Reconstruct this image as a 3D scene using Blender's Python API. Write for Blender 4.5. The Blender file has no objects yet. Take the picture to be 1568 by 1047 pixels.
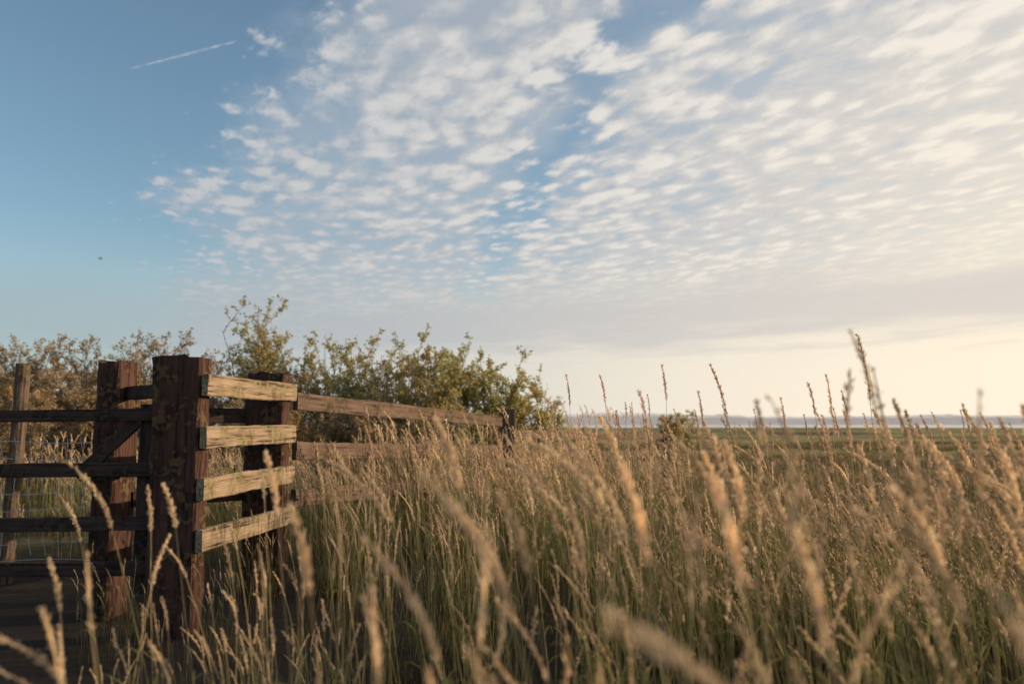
import bpy, math, random
import numpy as np
from mathutils import Vector, Matrix, Quaternion, noise
random.seed(7); rng=np.random.default_rng(7)
scene=bpy.context.scene
CAMZ=1.05
SUN_AZ=math.radians(80); SUN_EL=math.radians(13.5)

def sstep(a,b,x):
    t=min(1,max(0,(x-a)/(b-a))); return t*t*(3-2*t)

def th(x,y):
    s=-0.36*sstep(5,20,max(-3,1.1*x)+y)
    r=math.hypot(x,y)
    n=noise.noise(Vector((x*0.35,y*0.35,0)))*0.05
    f=sstep(10,22,r)*(1-sstep(120,230,r))
    n+=f*0.16*noise.noise(Vector((x*0.05,y*0.16,3.3)))
    n*=(1-sstep(120,230,r))
    return s+n

# ---------------- materials
def newmat(name):
    m=bpy.data.materials.new(name); m.use_nodes=True
    nt=m.node_tree; nt.nodes.clear()
    return m,nt
def N(nt,t,**kw):
    n=nt.nodes.new(t)
    for k,v in kw.items(): setattr(n,k,v)
    return n
def L(nt,a,b): nt.links.new(a,b)
def ramp(nt,fac,stops,interp='LINEAR'):
    r=N(nt,'ShaderNodeValToRGB'); r.color_ramp.interpolation=interp
    e=r.color_ramp.elements
    while len(e)<len(stops): e.new(0.5)
    for i,(p,c) in enumerate(stops):
        e[i].position=p; e[i].color=(c[0],c[1],c[2],1)
    L(nt,fac,r.inputs[0]); return r.outputs[0]
def mixc(nt,f,a,b,bt='MIX'):
    m=N(nt,'ShaderNodeMix',data_type='RGBA',blend_type=bt)
    for sock,val in ((m.inputs[0],f),(m.inputs[6],a),(m.inputs[7],b)):
        if hasattr(val,'links'): L(nt,val,sock)
        elif isinstance(val,(int,float)): sock.default_value=val
        else: sock.default_value=(*val,1)
    return m.outputs[2]
def math_(nt,op,a,b=0.0,c=0.0,clamp=False):
    m=N(nt,'ShaderNodeMath',operation=op); m.use_clamp=clamp
    for i,val in enumerate((a,b,c)):
        if hasattr(val,'links'): L(nt,val,m.inputs[i])
        else: m.inputs[i].default_value=val
    return m.outputs[0]
def smooth(nt,x,a,b,lo=0.0,hi=1.0):
    m=N(nt,'ShaderNodeMapRange',interpolation_type='SMOOTHSTEP')
    L(nt,x,m.inputs[0])
    m.inputs[1].default_value=a; m.inputs[2].default_value=b
    m.inputs[3].default_value=lo; m.inputs[4].default_value=hi
    return m.outputs[0]

def plant_mat(name,stops,zmax,var=0.35,transl=0.4,altc=(0.3,0.2,0.1)):
    m,nt=newmat(name)
    ah=N(nt,'ShaderNodeAttribute',attribute_name='hgt'); ar=N(nt,'ShaderNodeAttribute',attribute_name='rnd')
    geo=N(nt,'ShaderNodeNewGeometry')
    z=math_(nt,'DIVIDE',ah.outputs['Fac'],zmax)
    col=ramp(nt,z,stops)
    nz=N(nt,'ShaderNodeTexNoise'); nz.inputs['Scale'].default_value=9; nz.inputs['Detail'].default_value=1
    L(nt,geo.outputs['Position'],nz.inputs['Vector'])
    f=math_(nt,'MULTIPLY',smooth(nt,nz.outputs[0],0.4,0.62),0.55)
    col=mixc(nt,f,col,altc)
    b=math_(nt,'MULTIPLY_ADD',ar.outputs['Fac'],var*2,1-var)
    v=N(nt,'ShaderNodeHueSaturation'); L(nt,col,v.inputs['Color']); L(nt,b,v.inputs['Value'])
    col=v.outputs[0]
    d=N(nt,'ShaderNodeBsdfDiffuse'); t=N(nt,'ShaderNodeBsdfTranslucent')
    L(nt,col,d.inputs[0]); L(nt,col,t.inputs[0])
    mx=N(nt,'ShaderNodeMixShader'); mx.inputs[0].default_value=transl
    L(nt,d.outputs[0],mx.inputs[1]); L(nt,t.outputs[0],mx.inputs[2])
    o=N(nt,'ShaderNodeOutputMaterial'); L(nt,mx.outputs[0],o.inputs[0])
    return m
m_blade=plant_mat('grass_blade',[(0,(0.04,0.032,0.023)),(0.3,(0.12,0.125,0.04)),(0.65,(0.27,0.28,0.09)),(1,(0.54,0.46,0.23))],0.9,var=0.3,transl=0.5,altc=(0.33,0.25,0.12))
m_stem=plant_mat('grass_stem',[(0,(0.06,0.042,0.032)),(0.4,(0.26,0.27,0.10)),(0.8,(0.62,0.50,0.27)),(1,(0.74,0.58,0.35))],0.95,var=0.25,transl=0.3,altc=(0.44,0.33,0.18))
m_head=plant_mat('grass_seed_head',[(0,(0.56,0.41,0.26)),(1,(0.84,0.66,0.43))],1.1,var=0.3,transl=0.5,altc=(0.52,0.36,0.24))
m_tall=plant_mat('reed_seed_head',[(0,(0.62,0.42,0.27)),(1,(0.74,0.52,0.34))],1.1,transl=0.6,var=0.15,altc=(0.6,0.4,0.26))

def wood_mat(name,c1,c2,lichen,lf,bump=0.6):
    m,nt=newmat(name)
    tc=N(nt,'ShaderNodeTexCoord'); oi=N(nt,'ShaderNodeObjectInfo')
    add=N(nt,'ShaderNodeVectorMath',operation='ADD'); L(nt,tc.outputs['Object'],add.inputs[0])
    sc=N(nt,'ShaderNodeVectorMath',operation='SCALE'); cx=N(nt,'ShaderNodeCombineXYZ')
    L(nt,oi.outputs['Random'],cx.inputs[0]);L(nt,oi.outputs['Random'],cx.inputs[1]);L(nt,oi.outputs['Random'],cx.inputs[2])
    L(nt,cx.outputs[0],sc.inputs[0]); sc.inputs['Scale'].default_value=20; L(nt,sc.outputs[0],add.inputs[1])
    mp=N(nt,'ShaderNodeMapping'); mp.inputs['Scale'].default_value=(60,60,2.5); L(nt,add.outputs[0],mp.inputs[0])
    n=N(nt,'ShaderNodeTexNoise'); n.inputs['Scale'].default_value=1; n.inputs['Detail'].default_value=6; n.inputs['Roughness'].default_value=0.65; L(nt,mp.outputs[0],n.inputs['Vector'])
    n2=N(nt,'ShaderNodeTexNoise'); n2.inputs['Scale'].default_value=7; n2.inputs['Detail'].default_value=6; L(nt,add.outputs[0],n2.inputs['Vector'])
    n3=N(nt,'ShaderNodeTexNoise'); n3.inputs['Scale'].default_value=28; n3.inputs['Detail'].default_value=5; L(nt,add.outputs[0],n3.inputs['Vector'])
    col=mixc(nt,smooth(nt,n.outputs[0],0.35,0.68),c1,c2)
    crack=smooth(nt,n.outputs[0],0.37,0.44,1.0,0.0)
    col=mixc(nt,math_(nt,'MULTIPLY',crack,0.85),col,(0.025,0.017,0.014))
    col=mixc(nt,smooth(nt,n2.outputs[0],0.44,0.64,0,0.75),col,(c1[0]*.45,c1[1]*.42,c1[2]*.42))
    lm=math_(nt,'MULTIPLY',smooth(nt,n2.outputs[0],0.5,0.58),smooth(nt,n3.outputs[0],0.48,0.56))
    col=mixc(nt,math_(nt,'MULTIPLY',lm,lf),col,lichen)
    p=N(nt,'ShaderNodeBsdfPrincipled'); L(nt,col,p.inputs['Base Color']); p.inputs['Roughness'].default_value=0.95; p.inputs['Specular IOR Level'].default_value=0.1
    h=math_(nt,'ADD',n.outputs[0],math_(nt,'MULTIPLY',n3.outputs[0],0.4))
    b=N(nt,'ShaderNodeBump'); b.inputs['Strength'].default_value=bump; b.inputs['Distance'].default_value=0.012
    L(nt,h,b.inputs['Height']); L(nt,b.outputs[0],p.inputs['Normal'])
    o=N(nt,'ShaderNodeOutputMaterial'); L(nt,p.outputs[0],o.inputs[0]); return m
m_sleeper=wood_mat('tarred_sleeper_wood',(0.055,0.031,0.027),(0.12,0.062,0.045),(0.28,0.2,0.09),0.35,0.8)
m_plank=wood_mat('weathered_plank_wood',(0.23,0.165,0.11),(0.40,0.30,0.205),(0.33,0.30,0.13),0.6,0.9)
m_rail=wood_mat('grey_rail_wood',(0.12,0.08,0.062),(0.20,0.14,0.105),(0.22,0.19,0.1),0.4)
m_gate=wood_mat('dark_gate_wood',(0.055,0.036,0.032),(0.09,0.06,0.052),(0.15,0.12,0.08),0.3)

# ---------------- helpers
def link(o,parent=None):
    scene.collection.objects.link(o)
    if parent: o.parent=parent
    return o
def empty(name):
    e=bpy.data.objects.new(name,None); e.empty_display_size=0.2; return link(e)
def meshobj(name,V,F,mats,parent=None,mi=None,smoothf=False,do_link=True):
    me=bpy.data.meshes.new(name); me.from_pydata([tuple(v) for v in V],[],F)
    for m in mats: me.materials.append(m)
    if mi is not None: me.polygons.foreach_set('material_index',mi)
    if smoothf: me.polygons.foreach_set('use_smooth',[True]*len(me.polygons))
    me.update(); o=bpy.data.objects.new(name,me)
    if do_link: link(o,parent)
    return o

def beam(name,p0,p1,w,d,mat,parent,xdir=Vector((1,0,0)),rough=0.004,ch=0.008,top_rag=0.0,seed=0,taper=1.0,nseg=None,rnd=False):
    p0=Vector(p0);p1=Vector(p1); ln=(p1-p0).length; z=(p1-p0).normalized()
    x=(xdir-z*xdir.dot(z)).normalized(); y=z.cross(x)
    n=nseg or max(6,int(ln/0.05)); V=[];F=[]
    if rnd:
        prof=[(math.cos(a)*w/2,math.sin(a)*d/2) for a in [i*2*math.pi/12 for i in range(12)]]
    else:
        hw,hd=w/2,d/2; prof=[]
        def edge(a,b,k):
            for i in range(k): t=i/k; prof.append((a[0]*(1-t)+b[0]*t,a[1]*(1-t)+b[1]*t))
        c=ch
        cs=[((-hw+c,-hd),(hw-c,-hd)),((hw-c,-hd),(hw,-hd+c)),((hw,-hd+c),(hw,hd-c)),((hw,hd-c),(hw-c,hd)),((hw-c,hd),(-hw+c,hd)),((-hw+c,hd),(-hw,hd-c)),((-hw,hd-c),(-hw,-hd+c)),((-hw,-hd+c),(-hw+c,-hd))]
        for i,(a,b) in enumerate(cs): edge(a,b,6 if i%2==0 else 1)
    k=len(prof)
    for i in range(n+1):
        zz=ln*i/n; s=1-(1-taper)*i/n
        for (a,b) in prof:
            q=Vector((a*9,b*9,zz*5+seed*7.3))
            dn=noise.noise(q)*rough; dn2=noise.noise(q*4+Vector((5,5,5)))*rough*0.6
            r=math.hypot(a,b)+1e-6
            z2=zz
            if i==n and top_rag: z2+=(noise.noise(Vector((a*22,b*22,seed*3.1)))-0.25)*top_rag
            V.append((a*s+a/r*(dn+dn2),b*s+b/r*(dn+dn2),z2))
    for i in range(n):
        for j in range(k):
            F.append((i*k+j,i*k+(j+1)%k,(i+1)*k+(j+1)%k,(i+1)*k+j))
    V.append((0,0,0)); V.append((0,0,ln-0.003)); a,b=len(V)-2,len(V)-1
    for j in range(k):
        F.append((a,(j+1)%k,j)); F.append((b,n*k+j,n*k+(j+1)%k))
    o=meshobj(name,V,F,[mat],parent)
    M=Matrix((x,y,z)).transposed().to_4x4(); M.translation=p0; o.matrix_world=M
    return o

# ---------------- camera
cam=bpy.data.cameras.new('camera'); co=bpy.data.objects.new('camera',cam); link(co)
co.location=(0,0,CAMZ); co.rotation_euler=(math.radians(90+5.85),0,0)
cam.lens=28; cam.sensor_width=36; cam.clip_end=30000; cam.clip_start=0.02
cam.dof.use_dof=True; cam.dof.focus_distance=4.2; cam.dof.aperture_fstop=2.1
scene.camera=co

# ---------------- sun
ts=Vector((math.sin(SUN_AZ)*math.cos(SUN_EL),math.cos(SUN_AZ)*math.cos(SUN_EL),math.sin(SUN_EL)))
sl=bpy.data.lights.new('sun','SUN'); sl.energy=4.9; sl.angle=math.radians(0.6); sl.color=(1.0,0.76,0.49)
so=bpy.data.objects.new('sun',sl); so.rotation_euler=(-ts).to_track_quat('-Z','Y').to_euler(); so.location=(30,10,12); link(so)

# ---------------- world / sky
w=bpy.data.worlds.new('World'); scene.world=w; w.use_nodes=True; w.name='sky'
nt=w.node_tree; nt.nodes.clear()
sky=N(nt,'ShaderNodeTexSky',sky_type='NISHITA'); sky.sun_disc=False; sky.sun_elevation=SUN_EL; sky.sun_rotation=SUN_AZ
sky.air_density=1.0; sky.dust_density=1.2; sky.ozone_density=1.2
tc=N(nt,'ShaderNodeTexCoord'); sx=N(nt,'ShaderNodeSeparateXYZ'); L(nt,tc.outputs['Generated'],sx.inputs[0])
X,Y,Z=sx.outputs
zc=math_(nt,'MAXIMUM',Z,0.012)
u=math_(nt,'DIVIDE',X,zc); v=math_(nt,'DIVIDE',Y,zc)
hl=math_(nt,'SQRT',math_(nt,'ADD',math_(nt,'MULTIPLY',X,X),math_(nt,'MULTIPLY',Y,Y)))
el=math_(nt,'DIVIDE',Z,math_(nt,'MAXIMUM',hl,0.001))
GA=math.radians(72)
ca=math_(nt,'DIVIDE',math_(nt,'ADD',math_(nt,'MULTIPLY',X,math.sin(GA)),math_(nt,'MULTIPLY',Y,math.cos(GA))),math_(nt,'MAXIMUM',hl,0.001))
wS=smooth(nt,ca,-0.35,0.85)
a=math_(nt,'ADD',math_(nt,'MULTIPLY',u,-0.4),math_(nt,'MULTIPLY',v,0.917))
b=math_(nt,'ADD',math_(nt,'MULTIPLY',u,0.917),math_(nt,'MULTIPLY',v,0.4))
cv=N(nt,'ShaderNodeCombineXYZ'); L(nt,math_(nt,'MULTIPLY',a,0.62),cv.inputs[0]); L(nt,b,cv.inputs[1])
def nz(scale,detail,rough,dist=0.0,off=0.0):
    n=N(nt,'ShaderNodeTexNoise'); n.inputs['Scale'].default_value=scale; n.inputs['Detail'].default_value=detail
    n.inputs['Roughness'].default_value=rough; n.inputs['Distortion'].default_value=dist
    ad=N(nt,'ShaderNodeVectorMath',operation='ADD'); L(nt,cv.outputs[0],ad.inputs[0]); ad.inputs[1].default_value=(off,off*1.7,off)
    L(nt,ad.outputs[0],n.inputs['Vector']); return n.outputs[0]
nb=nz(1.1,2,0.5,0,3.1); nm=nz(3.3,2,0.5,0,1.7); nf=nz(11,6,0.62,0.25,0.0)
vo=N(nt,'ShaderNodeTexVoronoi',feature='SMOOTH_F1'); vo.inputs['Scale'].default_value=9.2; vo.inputs['Smoothness'].default_value=0.5
wv=N(nt,'ShaderNodeVectorMath',operation='ADD'); L(nt,cv.outputs[0],wv.inputs[0])
wn=N(nt,'ShaderNodeTexNoise'); wn.inputs['Scale'].default_value=7; wn.inputs['Detail'].default_value=3; L(nt,cv.outputs[0],wn.inputs['Vector'])
ws=N(nt,'ShaderNodeVectorMath',operation='SCALE'); L(nt,wn.outputs[1],ws.inputs[0]); ws.inputs['Scale'].default_value=0.15
L(nt,ws.outputs[0],wv.inputs[1]); L(nt,wv.outputs[0],vo.inputs['Vector'])
puff=math_(nt,'SUBTRACT',1.0,vo.outputs['Distance'])
dens=math_(nt,'ADD',math_(nt,'MULTIPLY',nf,0.75),math_(nt,'ADD',math_(nt,'MULTIPLY',puff,0.47),math_(nt,'MULTIPLY_ADD',nm,0.50,-0.31)))
s=math_(nt,'ADD',math_(nt,'ADD',u,math_(nt,'MULTIPLY',v,0.5)),math_(nt,'MULTIPLY_ADD',nb,1.4,-0.7))
s=math_(nt,'ADD',s,math_(nt,'MULTIPLY_ADD',nf,0.5,-0.25))
covL=smooth(nt,s,-0.12,0.85)
g=math_(nt,'ABSOLUTE',math_(nt,'ADD',math_(nt,'ADD',u,math_(nt,'MULTIPLY',v,0.14)),math_(nt,'MULTIPLY_ADD',nm,0.7,-0.92)))
gap=smooth(nt,g,0.0,0.24)
covR=smooth(nt,math_(nt,'ADD',u,math_(nt,'MULTIPLY',v,0.14)),0.7,1.6,0.0,0.20)
cov=math_(nt,'ADD',math_(nt,'MULTIPLY',covL,math_(nt,'MULTIPLY_ADD',gap,0.45,0.61)),covR)
thr=math_(nt,'MULTIPLY_ADD',cov,-0.40,0.91)
al=smooth(nt,math_(nt,'SUBTRACT',dens,thr),-0.11,0.13)
cc=mixc(nt,wS,(4.9,5.2,5.6),(9.3,8.6,7.7))
cdk=mixc(nt,wS,(3.8,4.4,5.0),(6.4,6.2,6.0))
csh=smooth(nt,dens,0.52,0.78)
cloud=mixc(nt,csh,cdk,cc)
hue=N(nt,'ShaderNodeHueSaturation'); hue.inputs['Saturation'].default_value=0.96; hue.inputs['Value'].default_value=1.55; L(nt,sky.outputs[0],hue.inputs['Color'])
base=mixc(nt,1.0,hue.outputs[0],(0.91,1.04,1.05),'MULTIPLY')
veilc=mixc(nt,wS,(3.4,4.3,5.2),(5.4,5.6,5.9))
un=math_(nt,'ADD',math_(nt,'MULTIPLY_ADD',nm,0.9,-0.2),math_(nt,'MULTIPLY_ADD',nf,0.35,u))
sheet=math_(nt,'MULTIPLY',smooth(nt,v,2.1,2.7,1.0,0.0),math_(nt,'MULTIPLY',smooth(nt,un,-0.2,0.15),smooth(nt,un,0.55,0.8,1.0,0.0)))
base2=mixc(nt,math_(nt,'MULTIPLY',smooth(nt,cov,0.35,1.12),0.66),base,veilc)
base2=mixc(nt,math_(nt,'MULTIPLY',sheet,0.6),base2,(4.0,4.4,5.0))
col=mixc(nt,math_(nt,'MULTIPLY',al,0.93),base2,cloud)
haze=mixc(nt,wS,(4.0,4.9,5.3),(10.6,9.2,7.2))
en=math_(nt,'ADD',el,math_(nt,'MULTIPLY_ADD',nb,0.06,-0.03))
en2=math_(nt,'SUBTRACT',en,math_(nt,'MULTIPLY',wS,0.025))
hz=math_(nt,'MULTIPLY',smooth(nt,el,0.04,0.25,0.95,0.0),math_(nt,'MULTIPLY_ADD',wS,0.25,0.75))
glow=math_(nt,'MULTIPLY',smooth(nt,ca,0.35,0.95),smooth(nt,el,0.12,0.62,0.62,0.0))
col=mixc(nt,glow,col,haze)
col=mixc(nt,hz,col,haze)
bank=math_(nt,'MULTIPLY',smooth(nt,en2,0.12,0.18,1.0,0.0),smooth(nt,en2,0.06,0.10))
bankc=mixc(nt,wS,(3.4,4.1,4.7),(6.9,6.4,5.95))
col=mixc(nt,math_(nt,'MULTIPLY',bank,math_(nt,'MULTIPLY_ADD',smooth(nt,wS,0.1,0.4),0.35,0.45)),col,bankc)
bg=N(nt,'ShaderNodeBackground'); bg.inputs['Strength'].default_value=0.1; L(nt,col,bg.inputs[0])
wo=N(nt,'ShaderNodeOutputWorld'); L(nt,bg.outputs[0],wo.inputs[0])

# ---------------- ground
m,nt=newmat('marsh_ground')
geo=N(nt,'ShaderNodeNewGeometry'); mp=N(nt,'ShaderNodeMapping'); mp.inputs['Scale'].default_value=(0.035,0.13,0.1); L(nt,geo.outputs['Position'],mp.inputs[0])
n1=N(nt,'ShaderNodeTexNoise'); n1.inputs['Scale'].default_value=1; n1.inputs['Detail'].default_value=8; n1.inputs['Roughness'].default_value=0.62; L(nt,mp.outputs[0],n1.inputs['Vector'])
n2=N(nt,'ShaderNodeTexNoise'); n2.inputs['Scale'].default_value=6; n2.inputs['Detail'].default_value=8; n2.inputs['Roughness'].default_value=0.7; L(nt,geo.outputs['Position'],n2.inputs['Vector'])
c=ramp(nt,n1.outputs[0],[(0.42,(0.055,0.045,0.032)),(0.47,(0.17,0.15,0.065)),(0.55,(0.40,0.35,0.15)),(0.68,(0.27,0.27,0.10))])
c2=ramp(nt,n2.outputs[0],[(0.3,(0.45,0.42,0.38)),(0.7,(1.3,1.25,1.15))])
c=mixc(nt,1.0,c,c2,'MULTIPLY')
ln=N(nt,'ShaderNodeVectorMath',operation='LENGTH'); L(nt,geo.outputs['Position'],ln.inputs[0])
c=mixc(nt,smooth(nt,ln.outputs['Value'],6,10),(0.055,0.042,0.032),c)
p=N(nt,'ShaderNodeBsdfPrincipled'); L(nt,c,p.inputs['Base Color']); p.inputs['Roughness'].default_value=1; p.inputs['Specular IOR Level'].default_value=0.1
bp=N(nt,'ShaderNodeBump'); bp.inputs['Distance'].default_value=0.15; bp.inputs['Strength'].default_value=0.8; L(nt,n2.outputs[0],bp.inputs['Height']); L(nt,bp.outputs[0],p.inputs['Normal'])
o=N(nt,'ShaderNodeOutputMaterial'); L(nt,p.outputs[0],o.inputs[0]); m_ground=m
def axis(lim,n,pw):
    t=np.linspace(-1,1,n); return np.sign(t)*np.abs(t)**pw*lim
xs=axis(6000,241,4.0); ys=axis(6000,261,4.0)
V=[(float(x),float(y),th(float(x),float(y))) for y in ys for x in xs]
nx=len(xs); F=[(j*nx+i,j*nx+i+1,(j+1)*nx+i+1,(j+1)*nx+i) for j in range(len(ys)-1) for i in range(nx-1)]
meshobj('ground',V,F,[m_ground],smoothf=True)
m,nt=newmat('estuary_water_mat'); p=N(nt,'ShaderNodeBsdfPrincipled'); p.inputs['Base Color'].default_value=(0.25,0.27,0.28,1); p.inputs['Roughness'].default_value=0.18
nn=N(nt,'ShaderNodeTexNoise'); nn.inputs['Scale'].default_value=0.5; tcn=N(nt,'ShaderNodeTexCoord'); L(nt,tcn.outputs['Object'],nn.inputs['Vector'])
bp=N(nt,'ShaderNodeBump'); bp.inputs['Strength'].default_value=0.15; L(nt,nn.outputs[0],bp.inputs['Height']); L(nt,bp.outputs[0],p.inputs['Normal'])
o=N(nt,'ShaderNodeOutputMaterial'); L(nt,p.outputs[0],o.inputs[0])
V=[];F=[];K=120
for i in range(K+1):
    x=-700+3700*i/K
    V.append((x,250+60*noise.noise(Vector((x*0.006,1,0)))+20*noise.noise(Vector((x*0.03,1,0))),-0.30)); V.append((x,960,-0.30))
for i in range(K): F.append((2*i,2*i+2,2*i+3,2*i+1))
meshobj('estuary_water',V,F,[m])
m,nt=newmat('woodland_painted_haze'); p=N(nt,'ShaderNodeBsdfPrincipled'); p.inputs['Roughness'].default_value=1
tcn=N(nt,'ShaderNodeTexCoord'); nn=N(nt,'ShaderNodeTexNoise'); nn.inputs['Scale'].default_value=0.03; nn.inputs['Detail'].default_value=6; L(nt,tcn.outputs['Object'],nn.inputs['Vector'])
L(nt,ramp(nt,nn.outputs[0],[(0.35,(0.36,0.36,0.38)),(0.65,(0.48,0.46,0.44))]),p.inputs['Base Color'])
p.inputs['Emission Color'].default_value=(0.95,0.78,0.66,1); p.inputs['Emission Strength'].default_value=0.28  # aerial haze painted into the treeline: pale base colour plus emission
o=N(nt,'ShaderNodeOutputMaterial'); L(nt,p.outputs[0],o.inputs[0])
V=[];F=[];K=900
for i in range(K+1):
    x=-1500+5000*i/K; yb=980+40*math.sin(x*0.002)
    h=12+4*noise.noise(Vector((x*0.004,0,0)))+2.4*noise.noise(Vector((x*0.02,4,0)))+1.3*noise.noise(Vector((x*0.09,7,0)))
    V+=[(x,yb,-1),(x,yb+4,h*0.75),(x,yb+30,h),(x,yb+200,h*0.8),(x,yb+320,-1)]
for i in range(K):
    for j in range(4): F.append((5*i+j,5*i+5+j,5*i+6+j,5*i+1+j))
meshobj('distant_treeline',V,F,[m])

# ---------------- grass prototypes
class MB:
    def __init__(s): s.V=[];s.F=[];s.M=[]
    def tube(s,pts,radii,mi,k=3):
        base=len(s.V)
        for i,p in enumerate(pts):
            t=(pts[min(i+1,len(pts)-1)]-pts[max(i-1,0)]).normalized()
            x=Vector((0,1,0))-t*t.y
            x=x.normalized() if x.length>0.05 else t.orthogonal().normalized(); y=t.cross(x)
            for j in range(k):
                a=2*math.pi*j/k; s.V.append(p+(x*math.cos(a)+y*math.sin(a))*radii[i])
        for i in range(len(pts)-1):
            for j in range(k):
                s.F.append((base+i*k+j,base+i*k+(j+1)%k,base+(i+1)*k+(j+1)%k,base+(i+1)*k+j)); s.M.append(mi)
    def ribbon(s,pts,ws,side,mi):
        base=len(s.V)
        for p,w_ in zip(pts,ws):
            s.V.append(p-side*w_*0.5); s.V.append(p+side*w_*0.5)
        for i in range(len(pts)-1):
            s.F.append((base+2*i,base+2*i+1,base+2*i+3,base+2*i+2)); s.M.append(mi)
    def diamond(s,p,d,side,l,w_,mi):
        b=len(s.V); s.V+= [p,p+d*l*0.45+side*w_*0.5,p+d*l,p+d*l*0.45-side*w_*0.5]; s.F.append((b,b+1,b+2,b+3)); s.M.append(mi)
def rv():
    return Vector((random.gauss(0,1),random.gauss(0,1),random.gauss(0,1))).normalized()
def stem(mb,bx,by,H,lean,ang,headlen,hw,nsp,mh=2,leaves=2,sr=1.0,spl=0.010,spw=0.0042,seg=8,curl=0.25,mod=0.25):
    d=Vector((math.cos(ang),math.sin(ang),0)); n=seg
    hf=headlen/H
    def pos(t):
        return Vector((bx,by,0))+d*(lean*t**1.9)+Vector((0,0,H*(t-0.12*(lean/H)*t**3)))+Vector((0.006*math.sin(t*7+bx*50),0.006*math.cos(t*6+by*50),0))
    P=[pos((1-hf*0.9)*i/n) for i in range(n+1)]
    mb.tube(P,[0.0015*sr*(1-0.5*i/n) for i in range(n+1)],1)
    hp=[]; t0=1-hf; m_=7 if seg>6 else 4
    for i in range(m_+1):
        q=pos(t0+hf*i/m_); q=q+d*(curl*headlen*(i/m_)**2)-Vector((0,0,0.3*curl*headlen*(i/m_)**2)); hp.append(q)
    mb.tube(hp,[0.0024*sr*math.sin(math.pi*(0.12+0.8*i/m_)) for i in range(m_+1)],mh)
    for k in range(nsp):
        f=random.random(); i=min(int(f*m_),m_-1); ff=f*m_-i
        p=hp[i].lerp(hp[i+1],ff); ax=(hp[i+1]-hp[i]).normalized()
        prof=math.sin(math.pi*min(1,(f*0.85+0.12)))**0.8*(0.8+mod*math.sin(f*19+bx*90))
        o_=rv(); o_=(o_-ax*o_.dot(ax)).normalized()
        r=hw*prof*random.uniform(0.15,1.0)
        dr=(ax*1.0+o_*random.uniform(0.2,0.75)).normalized()
        mb.diamond(p+o_*r-ax*0.003,dr,dr.cross(rv()).normalized(),spl*random.uniform(0.7,1.3),spw*sr,mh)
    for k in range(leaves):
        t=random.uniform(0.15,0.62); p=pos(t); a2=random.uniform(0,6.28)
        ld=Vector((math.cos(a2)-0.5,math.sin(a2),0)).normalized(); ln_=random.uniform(0.14,0.32)
        side=ld.cross(Vector((0,0,1))).normalized(); side=(side+rv()*0.5).normalized(); rise=random.uniform(0.5,1.0); dr=random.uniform(0.3,1.0)
        pts=[p+ld*(ln_*0.45*q)+Vector((0,0,ln_*(rise*q-dr*q*q))) for q in [i/5 for i in range(6)]]
        mb.ribbon(pts,[0.0045*sr,0.005*sr,0.0045*sr,0.0035*sr,0.002*sr,0.0004],side,0)
def blade(mb,bx,by,hmin=0.3,hmax=0.7,wm=1.0,sg=6):
    a2=random.gauss(math.pi,1.5); ld=Vector((math.cos(a2),math.sin(a2),0)); h=random.uniform(hmin,hmax); out=h*random.uniform(0.05,0.38)
    side=(ld.cross(Vector((0,0,1)))+rv()*0.4).normalized()
    pts=[Vector((bx,by,0))+ld*(out*q**1.8)+Vector((0,0,h*(q-0.25*q**3*(out/h)*2))) for q in [i/sg for i in range(sg+1)]]
    w0=random.uniform(0.003,0.006)*wm
    mb.ribbon(pts,[w0*(1-(i/sg)**2*0.92) for i in range(sg+1)],side,0)
def proto(coll,prefix,i,mb,head=None):
    o_=meshobj(f'{prefix}_{i:02d}',mb.V,mb.F,[m_blade,m_stem,head or m_head],mi=mb.M,do_link=False)
    at=o_.data.attributes.new('hgt','FLOAT','POINT'); at.data.foreach_set('value',np.array([v_.z for v_ in mb.V],dtype=np.float32))
    coll.objects.link(o_)
NV=10
gcol=bpy.data.collections.new('grass_clumps')
for i in range(NV):
    mb=MB()
    for k in range(11):
        r=0.16*math.sqrt(random.random()); an=random.uniform(0,6.28)
        H=random.choice([random.uniform(0.5,0.75),random.uniform(0.7,0.9),random.uniform(0.86,1.04)])
        stem(mb,r*math.cos(an),r*math.sin(an),H,random.uniform(0.0,0.2),random.gauss(math.pi,0.8),random.uniform(0.07,0.16),random.uniform(0.0025,0.007),random.randint(28,46),leaves=random.choice([1,2]),curl=random.uniform(0.0,0.4))
    for k in range(26):
        r=0.17*math.sqrt(random.random()); an=random.uniform(0,6.28); blade(mb,r*math.cos(an),r*math.sin(an),0.25,0.75)
    proto(gcol,'clump',i,mb)
fcol=bpy.data.collections.new('grass_clumps_far')
for i in range(NV):
    mb=MB()
    for k in range(24):
        r=0.3*math.sqrt(random.random()); an=random.uniform(0,6.28)
        H=random.choice([random.uniform(0.6,0.8),random.uniform(0.74,0.92),random.uniform(0.86,1.08)])
        stem(mb,r*math.cos(an),r*math.sin(an),H,random.uniform(0.0,0.17),random.gauss(math.pi,0.7),random.uniform(0.09,0.17),random.uniform(0.003,0.007),13,leaves=1,sr=1.2,spl=0.022,spw=0.006,seg=4)
    for k in range(24):
        r=0.3*math.sqrt(random.random()); an=random.uniform(0,6.28); blade(mb,r*math.cos(an),r*math.sin(an),0.4,0.8,1.5,4)
    proto(fcol,'clumpfar',i,mb)
scol=bpy.data.collections.new('marsh_tufts')
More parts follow.
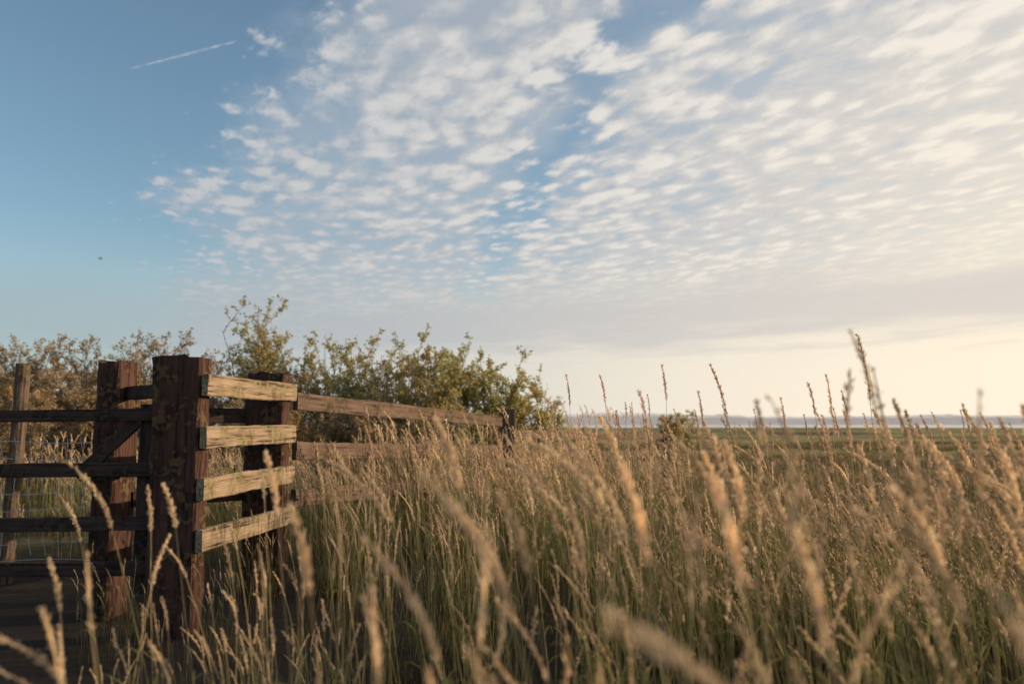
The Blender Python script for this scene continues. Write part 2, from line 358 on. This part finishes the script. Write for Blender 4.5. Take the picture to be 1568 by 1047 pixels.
for i in range(4):
    mb=MB()
    for k in range(70):
        r=0.42*math.sqrt(random.random()); an=random.uniform(0,6.28)
        blade(mb,r*math.cos(an),r*math.sin(an),0.08,0.26,2.2,3)
    for k in range(7):
        r=0.4*math.sqrt(random.random()); an=random.uniform(0,6.28)
        stem(mb,r*math.cos(an),r*math.sin(an),random.uniform(0.2,0.36),0.08,math.pi,0.07,0.005,8,leaves=0,sr=1.4,spl=0.02,seg=3)
    proto(scol,'tuft',i,mb)
tcol=bpy.data.collections.new('tall_spikes')
TL=[0.03,0.07,0.12,0.04]
for i in range(4):
    mb=MB(); stem(mb,0,0,1.0,TL[i],math.pi,[0.13,0.12,0.17,0.2][i],[0.003,0.0034,0.004,0.0048][i],[80,80,110,150][i],leaves=2,sr=1.0,curl=0.1,mod=0.03,spw=0.0032,spl=0.011)
    proto(tcol,'spike',i,mb,m_tall)
ncol=bpy.data.collections.new('seeding_stems')
NL=[0.10,0.19,0.32,0.14]
for i in range(4):
    mb=MB(); stem(mb,0,0,1.0,NL[i],math.pi,[0.13,0.17,0.15,0.12][i],[0.0055,0.0065,0.007,0.0075][i],130,leaves=3,sr=1.1,curl=[0.1,0.25,0.45,0.15][i],mod=0.15)
    proto(ncol,'seeding',i,mb)

def scatter(name,pts,rots,scl,idx,coll):
    me=bpy.data.meshes.new(name); me.from_pydata(pts,[],[])
    at=me.attributes.new('rot','FLOAT_VECTOR','POINT'); at.data.foreach_set('vector',np.array(rots,dtype=np.float32).ravel())
    at=me.attributes.new('scl','FLOAT','POINT'); at.data.foreach_set('value',np.array(scl,dtype=np.float32))
    at=me.attributes.new('idx','INT','POINT'); at.data.foreach_set('value',np.array(idx,dtype=np.int32))
    at=me.attributes.new('rnd','FLOAT','POINT'); at.data.foreach_set('value',rng.random(len(pts)).astype(np.float32))
    ob=bpy.data.objects.new(name,me); link(ob)
    ng=bpy.data.node_groups.new(name+'_nodes','GeometryNodeTree')
    ng.interface.new_socket('Geometry',in_out='INPUT',socket_type='NodeSocketGeometry'); ng.interface.new_socket('Geometry',in_out='OUTPUT',socket_type='NodeSocketGeometry')
    gi=ng.nodes.new('NodeGroupInput'); go=ng.nodes.new('NodeGroupOutput')
    ip=ng.nodes.new('GeometryNodeInstanceOnPoints'); ci=ng.nodes.new('GeometryNodeCollectionInfo'); re=ng.nodes.new('GeometryNodeRealizeInstances')
    ci.inputs['Collection'].default_value=coll; ci.inputs['Separate Children'].default_value=True; ci.inputs['Reset Children'].default_value=True
    def na(nm,dt):
        n=ng.nodes.new('GeometryNodeInputNamedAttribute'); n.data_type=dt; n.inputs['Name'].default_value=nm; return n.outputs['Attribute']
    ng.links.new(gi.outputs[0],ip.inputs['Points']); ng.links.new(ci.outputs[0],ip.inputs['Instance'])
    ip.inputs['Pick Instance'].default_value=True
    ng.links.new(na('idx','INT'),ip.inputs['Instance Index']); ng.links.new(na('rot','FLOAT_VECTOR'),ip.inputs['Rotation']); ng.links.new(na('scl','FLOAT'),ip.inputs['Scale'])
    ng.links.new(ip.outputs[0],re.inputs[0]); ng.links.new(re.outputs[0],go.inputs[0])
    md=ob.modifiers.new('scatter','NODES'); md.node_group=ng
    return ob

def keep(x,y):
    """(density factor, height factor) of the tall grass at world x,y"""
    nn_=noise.noise(Vector((x*0.5,y*0.5,9)))
    if y>18+1.5*nn_: return 0,1
    if x>1.5+1.3*nn_+max(0,4.2-y)*2.6: return 0,1
    k=1.0; h=1.0
    if x>0.9 and y>3.4: k*=0.6
    if x>0.6 and y<3.0: h*=1.03
    a_=(1-sstep(-1.15,-0.55,x))*(1-sstep(4.6,5.6,y))
    h*=1-0.40*a_*sstep(1.0,2.2,y)-0.25*a_*(1-sstep(1.0,2.2,y))
    k*=1-0.45*a_
    e=((x+2.4)/2.0)**2+((y-2.3)/1.8)**2
    if e<1: k*=0.5; h*=0.84
    for (px,py) in ((-1.68,4.06),(-1.54,5.05),(-2.24,4.52)):
        if abs(x-px)<0.22 and abs(y-py)<0.2: return 0,1
    if -2.3<x<-1.5 and 4.0<y<5.1: k*=0.25
    if x<-1.5 and y>4.2 and y<12: k*=0.6; h*=0.85
    if x>-1.3 and y>4.5: h*=1.09
    if abs(x+0.06)<0.35 and 8.2<y<9.2: h*=0.85
    return k,h
def addzone(y0,y1,dens,ml,mr,lst,bl=0.72):
    wmax=bl*y1*2+ml+mr
    for _ in range(int(dens*(y1-y0)*wmax)):
        y=random.uniform(y0,y1); x=random.uniform(-bl*y1-ml,bl*y1+mr)
        if x<-bl*y-ml or x>bl*y+mr: continue
        k,h=keep(x,y)
        pn=noise.noise(Vector((x*1.3,y*1.3,21)))
        k*=1.0+0.9*pn
        if random.random()>k: continue
        sc=random.uniform(0.8,1.07)*(1+0.16*noise.noise(Vector((x*0.8,y*0.8,0))))*h
        lst.append(((x,y,th(x,y)-0.02),(random.gauss(0,0.07),random.gauss(0,0.07),random.gauss(0,0.8)),sc,random.randrange(NV)))
Ln=[];Lf=[]
addzone(0.6,2.0,12,0.6,2.0,Ln)
addzone(2.0,5.0,12.5,0.5,2.2,Ln)
addzone(5.0,10.0,5,0.5,2.5,Lf)
addzone(10.0,19.0,4,0.5,1.0,Lf,0.66)
def sc_(name,l,coll): scatter(name,[a[0] for a in l],[a[1] for a in l],[a[2] for a in l],[a[3] for a in l],coll)
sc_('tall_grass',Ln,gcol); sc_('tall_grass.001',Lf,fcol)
print('clumps',len(Ln),len(Lf))
l=[]
for _ in range(6000):
    y=3.6+56*random.random()**1.6; x=random.uniform(-0.05*y,0.75*y+1.5)
    if keep(x,y)[0]>0 and y<17 and not (x>0.9 and y>3.4 and random.random()<0.5): continue
    dn=noise.noise(Vector((x*0.06,y*0.17,5)))
    if dn<-0.05 and random.random()<0.92: continue
    l.append(((x,y,th(x,y)-0.02),(0,0,random.gauss(0,0.6)),random.uniform(0.6,1.2),random.randrange(4)))
sc_('marsh_grass',l,scol)
sp=[(1.41,3.2,1.41,3),(1.18,3.2,1.22,1),(1.26,3.2,1.245,0),(1.32,3.2,1.18,3),(1.08,3.2,1.155,0),(0.79,3.2,1.30,2),(0.75,3.2,1.18,0),(0.66,3.5,1.31,0),(0.275,4.0,1.295,0),(0.43,4.0,1.30,1),
(1.54,3.0,1.09,2),(1.76,3.0,1.10,2),(1.62,2.6,1.06,2),(0.39,2.5,1.16,1),(0.9,4.5,1.14,2),(1.9,4.0,1.13,1),(-0.1,3.5,1.06,2),(-0.65,3.4,1.05,2),(0.2,3.0,1.05,2),(1.45,3.6,1.12,0),(2.2,4.2,1.12,2),(1.15,4.4,1.16,1),(0.55,4.2,1.12,0),(0.68,4.6,1.15,3),(1.6,4.0,1.13,0)]
for k in range(34):
    y=random.uniform(2.8,5.2); x=y*random.uniform(0.05,0.64); sp.append((x,y,random.uniform(0.98,1.14),random.randrange(4)))
l=[]
for x,y,z,i in sp:
    g=th(x,y); sc=(z-g)/0.99; l.append(((x+TL[i]*1.2*sc,y,g),(0,0,random.gauss(0,0.25)),sc,i))
sc_('reed_spikes',l,tcol)
sp=[(-0.077,0.9,1.00,1),(0.222,0.9,0.98,0),(0.136,1.0,0.985,0),(0.10,0.60,0.93,2),(-0.16,1.0,0.92,1),(0.27,0.8,0.94,0),(0.065,0.43,0.945,2),(0.19,0.42,0.958,3),(-0.30,1.1,0.93,0),(-0.02,1.1,0.95,3),
(-1.02,1.95,0.965,1),(-0.95,2.0,0.88,0),(-0.84,1.9,0.9,3),(-0.8,1.35,0.78,2),(0.42,0.7,0.93,3),(0.50,1.0,0.95,1),(0.58,1.2,0.97,0),(0.85,1.4,1.03,1),(0.92,1.6,1.02,2),(0.7,1.1,0.96,2),(-0.5,1.6,0.98,0),(0.35,1.5,0.99,3),(0.0,1.7,0.99,1),(1.1,1.8,1.05,0),(-0.1,0.55,0.86,1),(-1.3,2.3,0.85,1),(-1.1,1.7,0.8,2),(-0.9,1.6,0.78,0)]
for k in range(55):
    y=random.uniform(1.3,4.2); x=random.uniform(-0.3*y,0.68*y); sp.append((x,y,random.uniform(0.86,1.07),random.randrange(4)))
for k in range(34):
    y=random.uniform(1.6,3.2); x=y*random.uniform(0.42,0.72); sp.append((x,y,random.uniform(0.9,1.10),random.randrange(4)))
l=[]
for x,y,z,i in sp:
    g=th(x,y); sc=(z-g)/0.97; l.append(((x+NL[i]*1.1*sc,y,g),(0,0,random.gauss(0,0.4)),sc,i))
sc_('seeding_grass',l,ncol)

# ---------------- shrubs
def leaf_mat(name,c1,c2,c3):
    m,nt=newmat(name)
    geo=N(nt,'ShaderNodeNewGeometry'); 
    col=ramp(nt,geo.outputs['Random Per Island'],[(0.0,c1),(0.45,c2),(0.85,c3),(1.0,(c3[0]*1.3,c3[1]*1.0,c3[2]*0.9))])
    nn=N(nt,'ShaderNodeTexNoise'); nn.inputs['Scale'].default_value=1.6; nn.inputs['Detail'].default_value=3; L(nt,geo.outputs['Position'],nn.inputs['Vector'])
    col=mixc(nt,smooth(nt,nn.outputs[0],0.42,0.62,0,0.6),col,(0.52,0.34,0.16))
    d=N(nt,'ShaderNodeBsdfDiffuse'); t=N(nt,'ShaderNodeBsdfTranslucent'); L(nt,col,d.inputs[0]); L(nt,col,t.inputs[0])
    mx=N(nt,'ShaderNodeMixShader'); mx.inputs[0].default_value=0.5; L(nt,d.outputs[0],mx.inputs[1]); L(nt,t.outputs[0],mx.inputs[2])
    o=N(nt,'ShaderNodeOutputMaterial'); L(nt,mx.outputs[0],o.inputs[0]); return m
m_leafg=leaf_mat('shrub_leaf_green',(0.22,0.235,0.08),(0.43,0.43,0.16),(0.60,0.55,0.24))
m_leafb=leaf_mat('shrub_leaf_brown',(0.24,0.19,0.11),(0.42,0.32,0.175),(0.58,0.44,0.25))
m_twig=wood_mat('shrub_bark',(0.22,0.16,0.12),(0.36,0.26,0.2),(0.25,0.23,0.15),0.3,0.2)
def shrub(name,x,y,top,rad,nstem,leafmat,leafsize=0.055,dens=1.0,seed=0):
    random.seed(seed*31+5)
    g=th(x,y)-0.03; Ht=top-g; mb=MB()
    def grow(p,d,ln,r,lvl):
        n=5; pts=[p]; dd=d.copy(); q=p.copy()
        for i in range(n):
            dd=(dd+rv()*0.16+Vector((0,0,0.06))).normalized(); q=q+dd*ln/n; pts.append(q.copy())
        mb.tube(pts,[r*(1-0.75*i/n) for i in range(n+1)],0,k=4 if lvl==0 else 3)
        if lvl<2:
            nb_=int((9,6)[lvl])
            for k in range(nb_):
                f=random.uniform(0.15,1.0); i=min(int(f*n),n-1); b_=pts[i].lerp(pts[i+1],f*n-i)
                o_=rv(); nd=(dd*0.6+o_*0.95+Vector((0,0,0.15))).normalized()
                grow(b_,nd,ln*random.uniform(0.25,0.45)*(1.15-0.5*f),r*0.45,lvl+1)
        if lvl>=1:
            nl=int((13 if lvl==1 else 18)*dens)
            for k in range(nl):
                f=random.uniform(0.1,1.0); i=min(int(f*n),n-1); b_=pts[i].lerp(pts[i+1],f*n-i)
                b_=b_+rv()*0.025
                dr=(dd*0.4+rv()).normalized(); l=leafsize*random.uniform(0.55,1.25)
                mb.diamond(b_,dr,dr.cross(rv()).normalized(),l,l*0.55,1)
    for k in range(nstem):
        a_=random.uniform(0,6.28); rr=math.sqrt(random.random()); 
        tip=Vector((math.cos(a_)*rad*rr,math.sin(a_)*rad*rr,Ht*(1-0.26*rr*rr)*random.uniform(0.68,0.98)))
        b_=Vector((math.cos(a_)*rad*0.35*rr,math.sin(a_)*rad*0.35*rr,0))
        v_=tip-b_; grow(b_,(v_.normalized()+Vector((0,0,-0.05))).normalized(),v_.length*0.93,0.017,0)
    o_=meshobj(name,mb.V,mb.F,[m_twig,leafmat],mi=mb.M); o_.location=(x,y,g); return len(mb.F)
tot=0
D=[
(-9.3,13.5,2.60,1.3,30,m_leafb),(-7.9,12.6,2.60,1.2,30,m_leafb),(-6.7,13.0,2.65,1.2,31,m_leafb),(-5.4,12.6,2.55,1.1,30,m_leafb),
(-4.15,13.2,3.10,0.85,22,m_leafg),(-2.95,13.2,2.9,0.75,19,m_leafg),(-2.1,13.8,2.4,0.8,19,m_leafb),(-1.3,13.0,2.85,0.8,20,m_leafg),(-0.5,13.4,2.5,0.7,18,m_leafg),
(0.35,13.6,2.1,0.6,15,m_leafg),(0.95,14.0,1.35,0.5,10,m_leafb),(3.65,18.0,1.62,0.5,11,m_leafg),
(-8.5,10.8,1.8,1.1,18,m_leafb),(-6.6,10.8,1.9,1.1,18,m_leafb),(-4.9,11.2,1.9,1.0,18,m_leafb),(-3.3,11.8,1.8,0.9,18,m_leafb),(-1.9,12.0,1.7,0.8,16,m_leafb),(-0.6,12.2,1.5,0.7,14,m_leafg)]
for i,(x,y,t,r,n,mm) in enumerate(D):
    tot+=shrub('hedge_shrub' if i==0 else f'hedge_shrub.{i:03d}',x,y,t,r,n,mm,0.044 if mm is m_leafb else 0.052,1.0,i)
print('shrub faces',tot)
random.seed(99)

# ---------------- timber stile
st=empty('wooden_stile')
rot=math.radians(-4); xd=Vector((math.cos(rot),math.sin(rot),0))
beam('front_post',(-1.68,4.06,-0.1),(-1.68,4.06,1.392),0.25,0.125,m_sleeper,st,xd,0.012,0.012,0.03,1)
beam('back_post',(-1.545,5.06,-0.1),(-1.545,5.06,1.37),0.25,0.125,m_sleeper,st,xd,0.012,0.012,0.03,2)
beam('side_post',(-2.24,4.53,-0.1),(-2.235,4.53,1.40),0.13,0.25,m_sleeper,st,Vector((1,0,0)),0.012,0.012,0.03,3)
p0=Vector((-1.532,3.985,0)); p1=Vector((-1.395,5.13,0)); pd=(p1-p0).normalized()
for i,(z0,z1) in enumerate([(1.24,1.245),(0.983,0.985),(0.728,0.735),(0.478,0.48)]):
    a=p0.copy();a.z=z0; b=p1.copy(); b.z=z1
    a-=pd*random.uniform(0,0.02); b+=pd*random.uniform(-0.01,0.02)
    beam(f'plank_{i+1}',a,b,0.11,0.035,m_plank,st,Vector((0,0,1)),0.006,0.005,0.016,10+i)
beam('cross_rail_upper',(-2.17,4.5,1.22),(-1.79,4.14,1.22),0.075,0.03,m_gate,st,Vector((0,0,1)),0.003,0.005,0,20)
beam('cross_rail_lower',(-2.17,4.5,0.80),(-1.79,4.14,0.80),0.075,0.03,m_gate,st,Vector((0,0,1)),0.003,0.005,0,21)
beam('back_rail_upper',(-2.17,4.62,1.10),(-1.66,5.05,1.10),0.09,0.03,m_gate,st,Vector((0,0,1)),0.003,0.005,0,22)
beam('back_rail_lower',(-2.17,4.62,0.62),(-1.66,5.05,0.62),0.09,0.03,m_gate,st,Vector((0,0,1)),0.003,0.005,0,23)

gt=empty('field_gate')
for i,(z,h) in enumerate([(1.095,0.062),(0.82,0.07),(0.55,0.07),(0.33,0.07)]):
    beam(f'bar_{i+1}',(-4.3,4.05,z-0.02),(-1.83,4.09,z),h,0.028,m_gate,gt,Vector((0,0,1)),0.003,0.004,0,30+i)
beam('hinge_stile',(-1.87,4.122,0.2),(-1.87,4.122,1.15),0.08,0.034,m_gate,gt,Vector((1,0,0)),0.003,0.004,0.004,36)
beam('brace',(-2.22,4.115,0.78),(-1.93,4.12,1.06),0.065,0.026,m_gate,gt,Vector((1,0,0)),0.003,0.004,0,37)
beam('latch_stile',(-4.26,4.085,0.2),(-4.26,4.085,1.13),0.08,0.034,m_gate,gt,Vector((1,0,0)),0.003,0.004,0.004,38)

# ---------------- rail fence
rf=empty('rail_fence')
beam('post_1',(-0.06,8.93,th(0,9)-0.1),(-0.05,8.93,1.215),0.18,0.15,m_rail,rf,Vector((1,0,0)),0.008,0.012,0.02,50)
beam('post_2',(3.05,15.95,th(3,16)-0.1),(3.06,15.95,0.92),0.175,0.15,m_rail,rf,Vector((1,0,0)),0.008,0.012,0.02,51)
for k,dz in enumerate((0,-0.32,-0.62)):
    beam(f'rail_1_{k+1}',(-1.40,5.165,1.195+dz),(-0.06,9.02,1.065+dz),0.115,0.035,m_rail,rf,Vector((0,0,1)),0.007,0.006,0,60+k,nseg=40)
    beam(f'rail_2_{k+1}',(-0.04,9.03,0.93+dz),(3.05,16.04,0.80+dz),0.11,0.035,m_rail,rf,Vector((0,0,1)),0.007,0.006,0,66+k,nseg=40)

# ---------------- wire fence + round post
m,nt=newmat('galvanised_wire'); p=N(nt,'ShaderNodeBsdfPrincipled'); nn=N(nt,'ShaderNodeTexNoise'); nn.inputs['Scale'].default_value=30
L(nt,ramp(nt,nn.outputs[0],[(0.3,(0.4,0.37,0.34)),(0.7,(0.7,0.66,0.6))]),p.inputs['Base Color']); p.inputs['Roughness'].default_value=0.5; p.inputs['Metallic'].default_value=0.2
o=N(nt,'ShaderNodeOutputMaterial'); L(nt,p.outputs[0],o.inputs[0]); m_wire=m
wf=empty('wire_fence')
beam('round_post',(-3.37,5.42,-0.1),(-3.33,5.42,1.46),0.09,0.09,m_rail,wf,Vector((1,0,0)),0.006,0.01,0.02,80,rnd=True)
beam('round_post_far',(-5.6,5.6,-0.1),(-5.6,5.6,1.4),0.09,0.09,m_rail,wf,Vector((1,0,0)),0.006,0.01,0.02,81,rnd=True)
mb=MB()
for k in range(8):
    z=0.95-0.11*k
    pp=[Vector((-5.6+3.35*i/24,5.33+0.015*math.sin(i*1.3+k),z+0.012*math.sin(i*0.9+k*0.6)-0.03*math.sin(math.pi*i/24))) for i in range(25)]
    mb.tube(pp,[0.0026]*25,0)
for k in range(37):
    x=-5.55+0.09*k; pp=[Vector((x+0.012*math.sin(q*1.7+k)+0.008*q,5.325+0.008*math.sin(q+k),0.96-0.11*q)) for q in range(8)]
    mb.tube(pp,[0.0026]*8,0)
meshobj('wire_mesh',mb.V,mb.F,[m_wire],wf,mi=mb.M)

# ---------------- contrail
m,nt=newmat('contrail_vapour'); e=N(nt,'ShaderNodeEmission'); e.inputs[0].default_value=(0.85,0.84,0.86,1); e.inputs[1].default_value=0.75  # sunlight through the vapour is put in as emission
tr=N(nt,'ShaderNodeBsdfTransparent'); mx=N(nt,'ShaderNodeMixShader'); tcn=N(nt,'ShaderNodeTexCoord'); nn=N(nt,'ShaderNodeTexNoise'); nn.inputs['Scale'].default_value=0.03; nn.inputs['Detail'].default_value=4; L(nt,tcn.outputs['Object'],nn.inputs['Vector'])
L(nt,smooth(nt,nn.outputs[0],0.3,0.7,0.1,0.6),mx.inputs[0]); L(nt,tr.outputs[0],mx.inputs[1]); L(nt,e.outputs[0],mx.inputs[2])
o=N(nt,'ShaderNodeOutputMaterial'); L(nt,mx.outputs[0],o.inputs[0])
Hc=1500; A=Vector((-1.081*Hc,2.166*Hc,Hc)); B=Vector((-0.718*Hc,2.0*Hc,Hc)); dirn=(B-A).normalized(); sd=Vector((-dirn.y,dirn.x,0))
mb=MB(); pp=[A.lerp(B,i/30) for i in range(31)]
mb.ribbon(pp,[ (3+11*math.sin(math.pi*min(1,(i/30)*0.75+0.02))+3*noise.noise(Vector((i*0.4,0,0)))) for i in range(30)]+[1.0],sd,0)
meshobj('contrail',mb.V,mb.F,[m],mi=mb.M)
# ---------------- distant bird
m,nt=newmat('bird_feathers'); p=N(nt,'ShaderNodeBsdfPrincipled'); nn=N(nt,'ShaderNodeTexNoise'); nn.inputs['Scale'].default_value=20
L(nt,ramp(nt,nn.outputs[0],[(0.3,(0.02,0.02,0.02)),(0.7,(0.05,0.045,0.04))]),p.inputs['Base Color']); o=N(nt,'ShaderNodeOutputMaterial'); L(nt,p.outputs[0],o.inputs[0])
mb=MB()
mb.tube([Vector((-0.16,0,0)),Vector((-0.11,0,0.01)),Vector((-0.03,0,0)),Vector((0.06,0,0)),Vector((0.12,0,0.02)),Vector((0.15,0,0.025)),Vector((0.18,0,0.02))],[0.004,0.02,0.04,0.038,0.02,0.022,0.002],0,k=8)
for sgn in (1,-1):
    b0=len(mb.V)
    mb.V+=[Vector((0.07,sgn*0.02,0.02)),Vector((-0.05,sgn*0.02,0.02)),Vector((0.08,sgn*0.14,0.08)),Vector((-0.03,sgn*0.15,0.07)),Vector((-0.04,sgn*0.3,0.05))]
    mb.F+=[(b0,b0+1,b0+3,b0+2),(b0+2,b0+3,b0+4)]; mb.M+=[0,0]
b0=len(mb.V); mb.V+=[Vector((-0.14,0.01,0)),Vector((-0.14,-0.01,0)),Vector((-0.24,-0.04,0)),Vector((-0.24,0.04,0))]; mb.F.append((b0,b0+1,b0+2,b0+3)); mb.M.append(0)
bo=meshobj('bird',mb.V,mb.F,[m],mi=mb.M); bo.location=(-31,59,13.4); bo.rotation_euler=(0.3,0.1,0.4)

scene.view_settings.view_transform='Standard'; scene.view_settings.look='None'; scene.view_settings.exposure=0
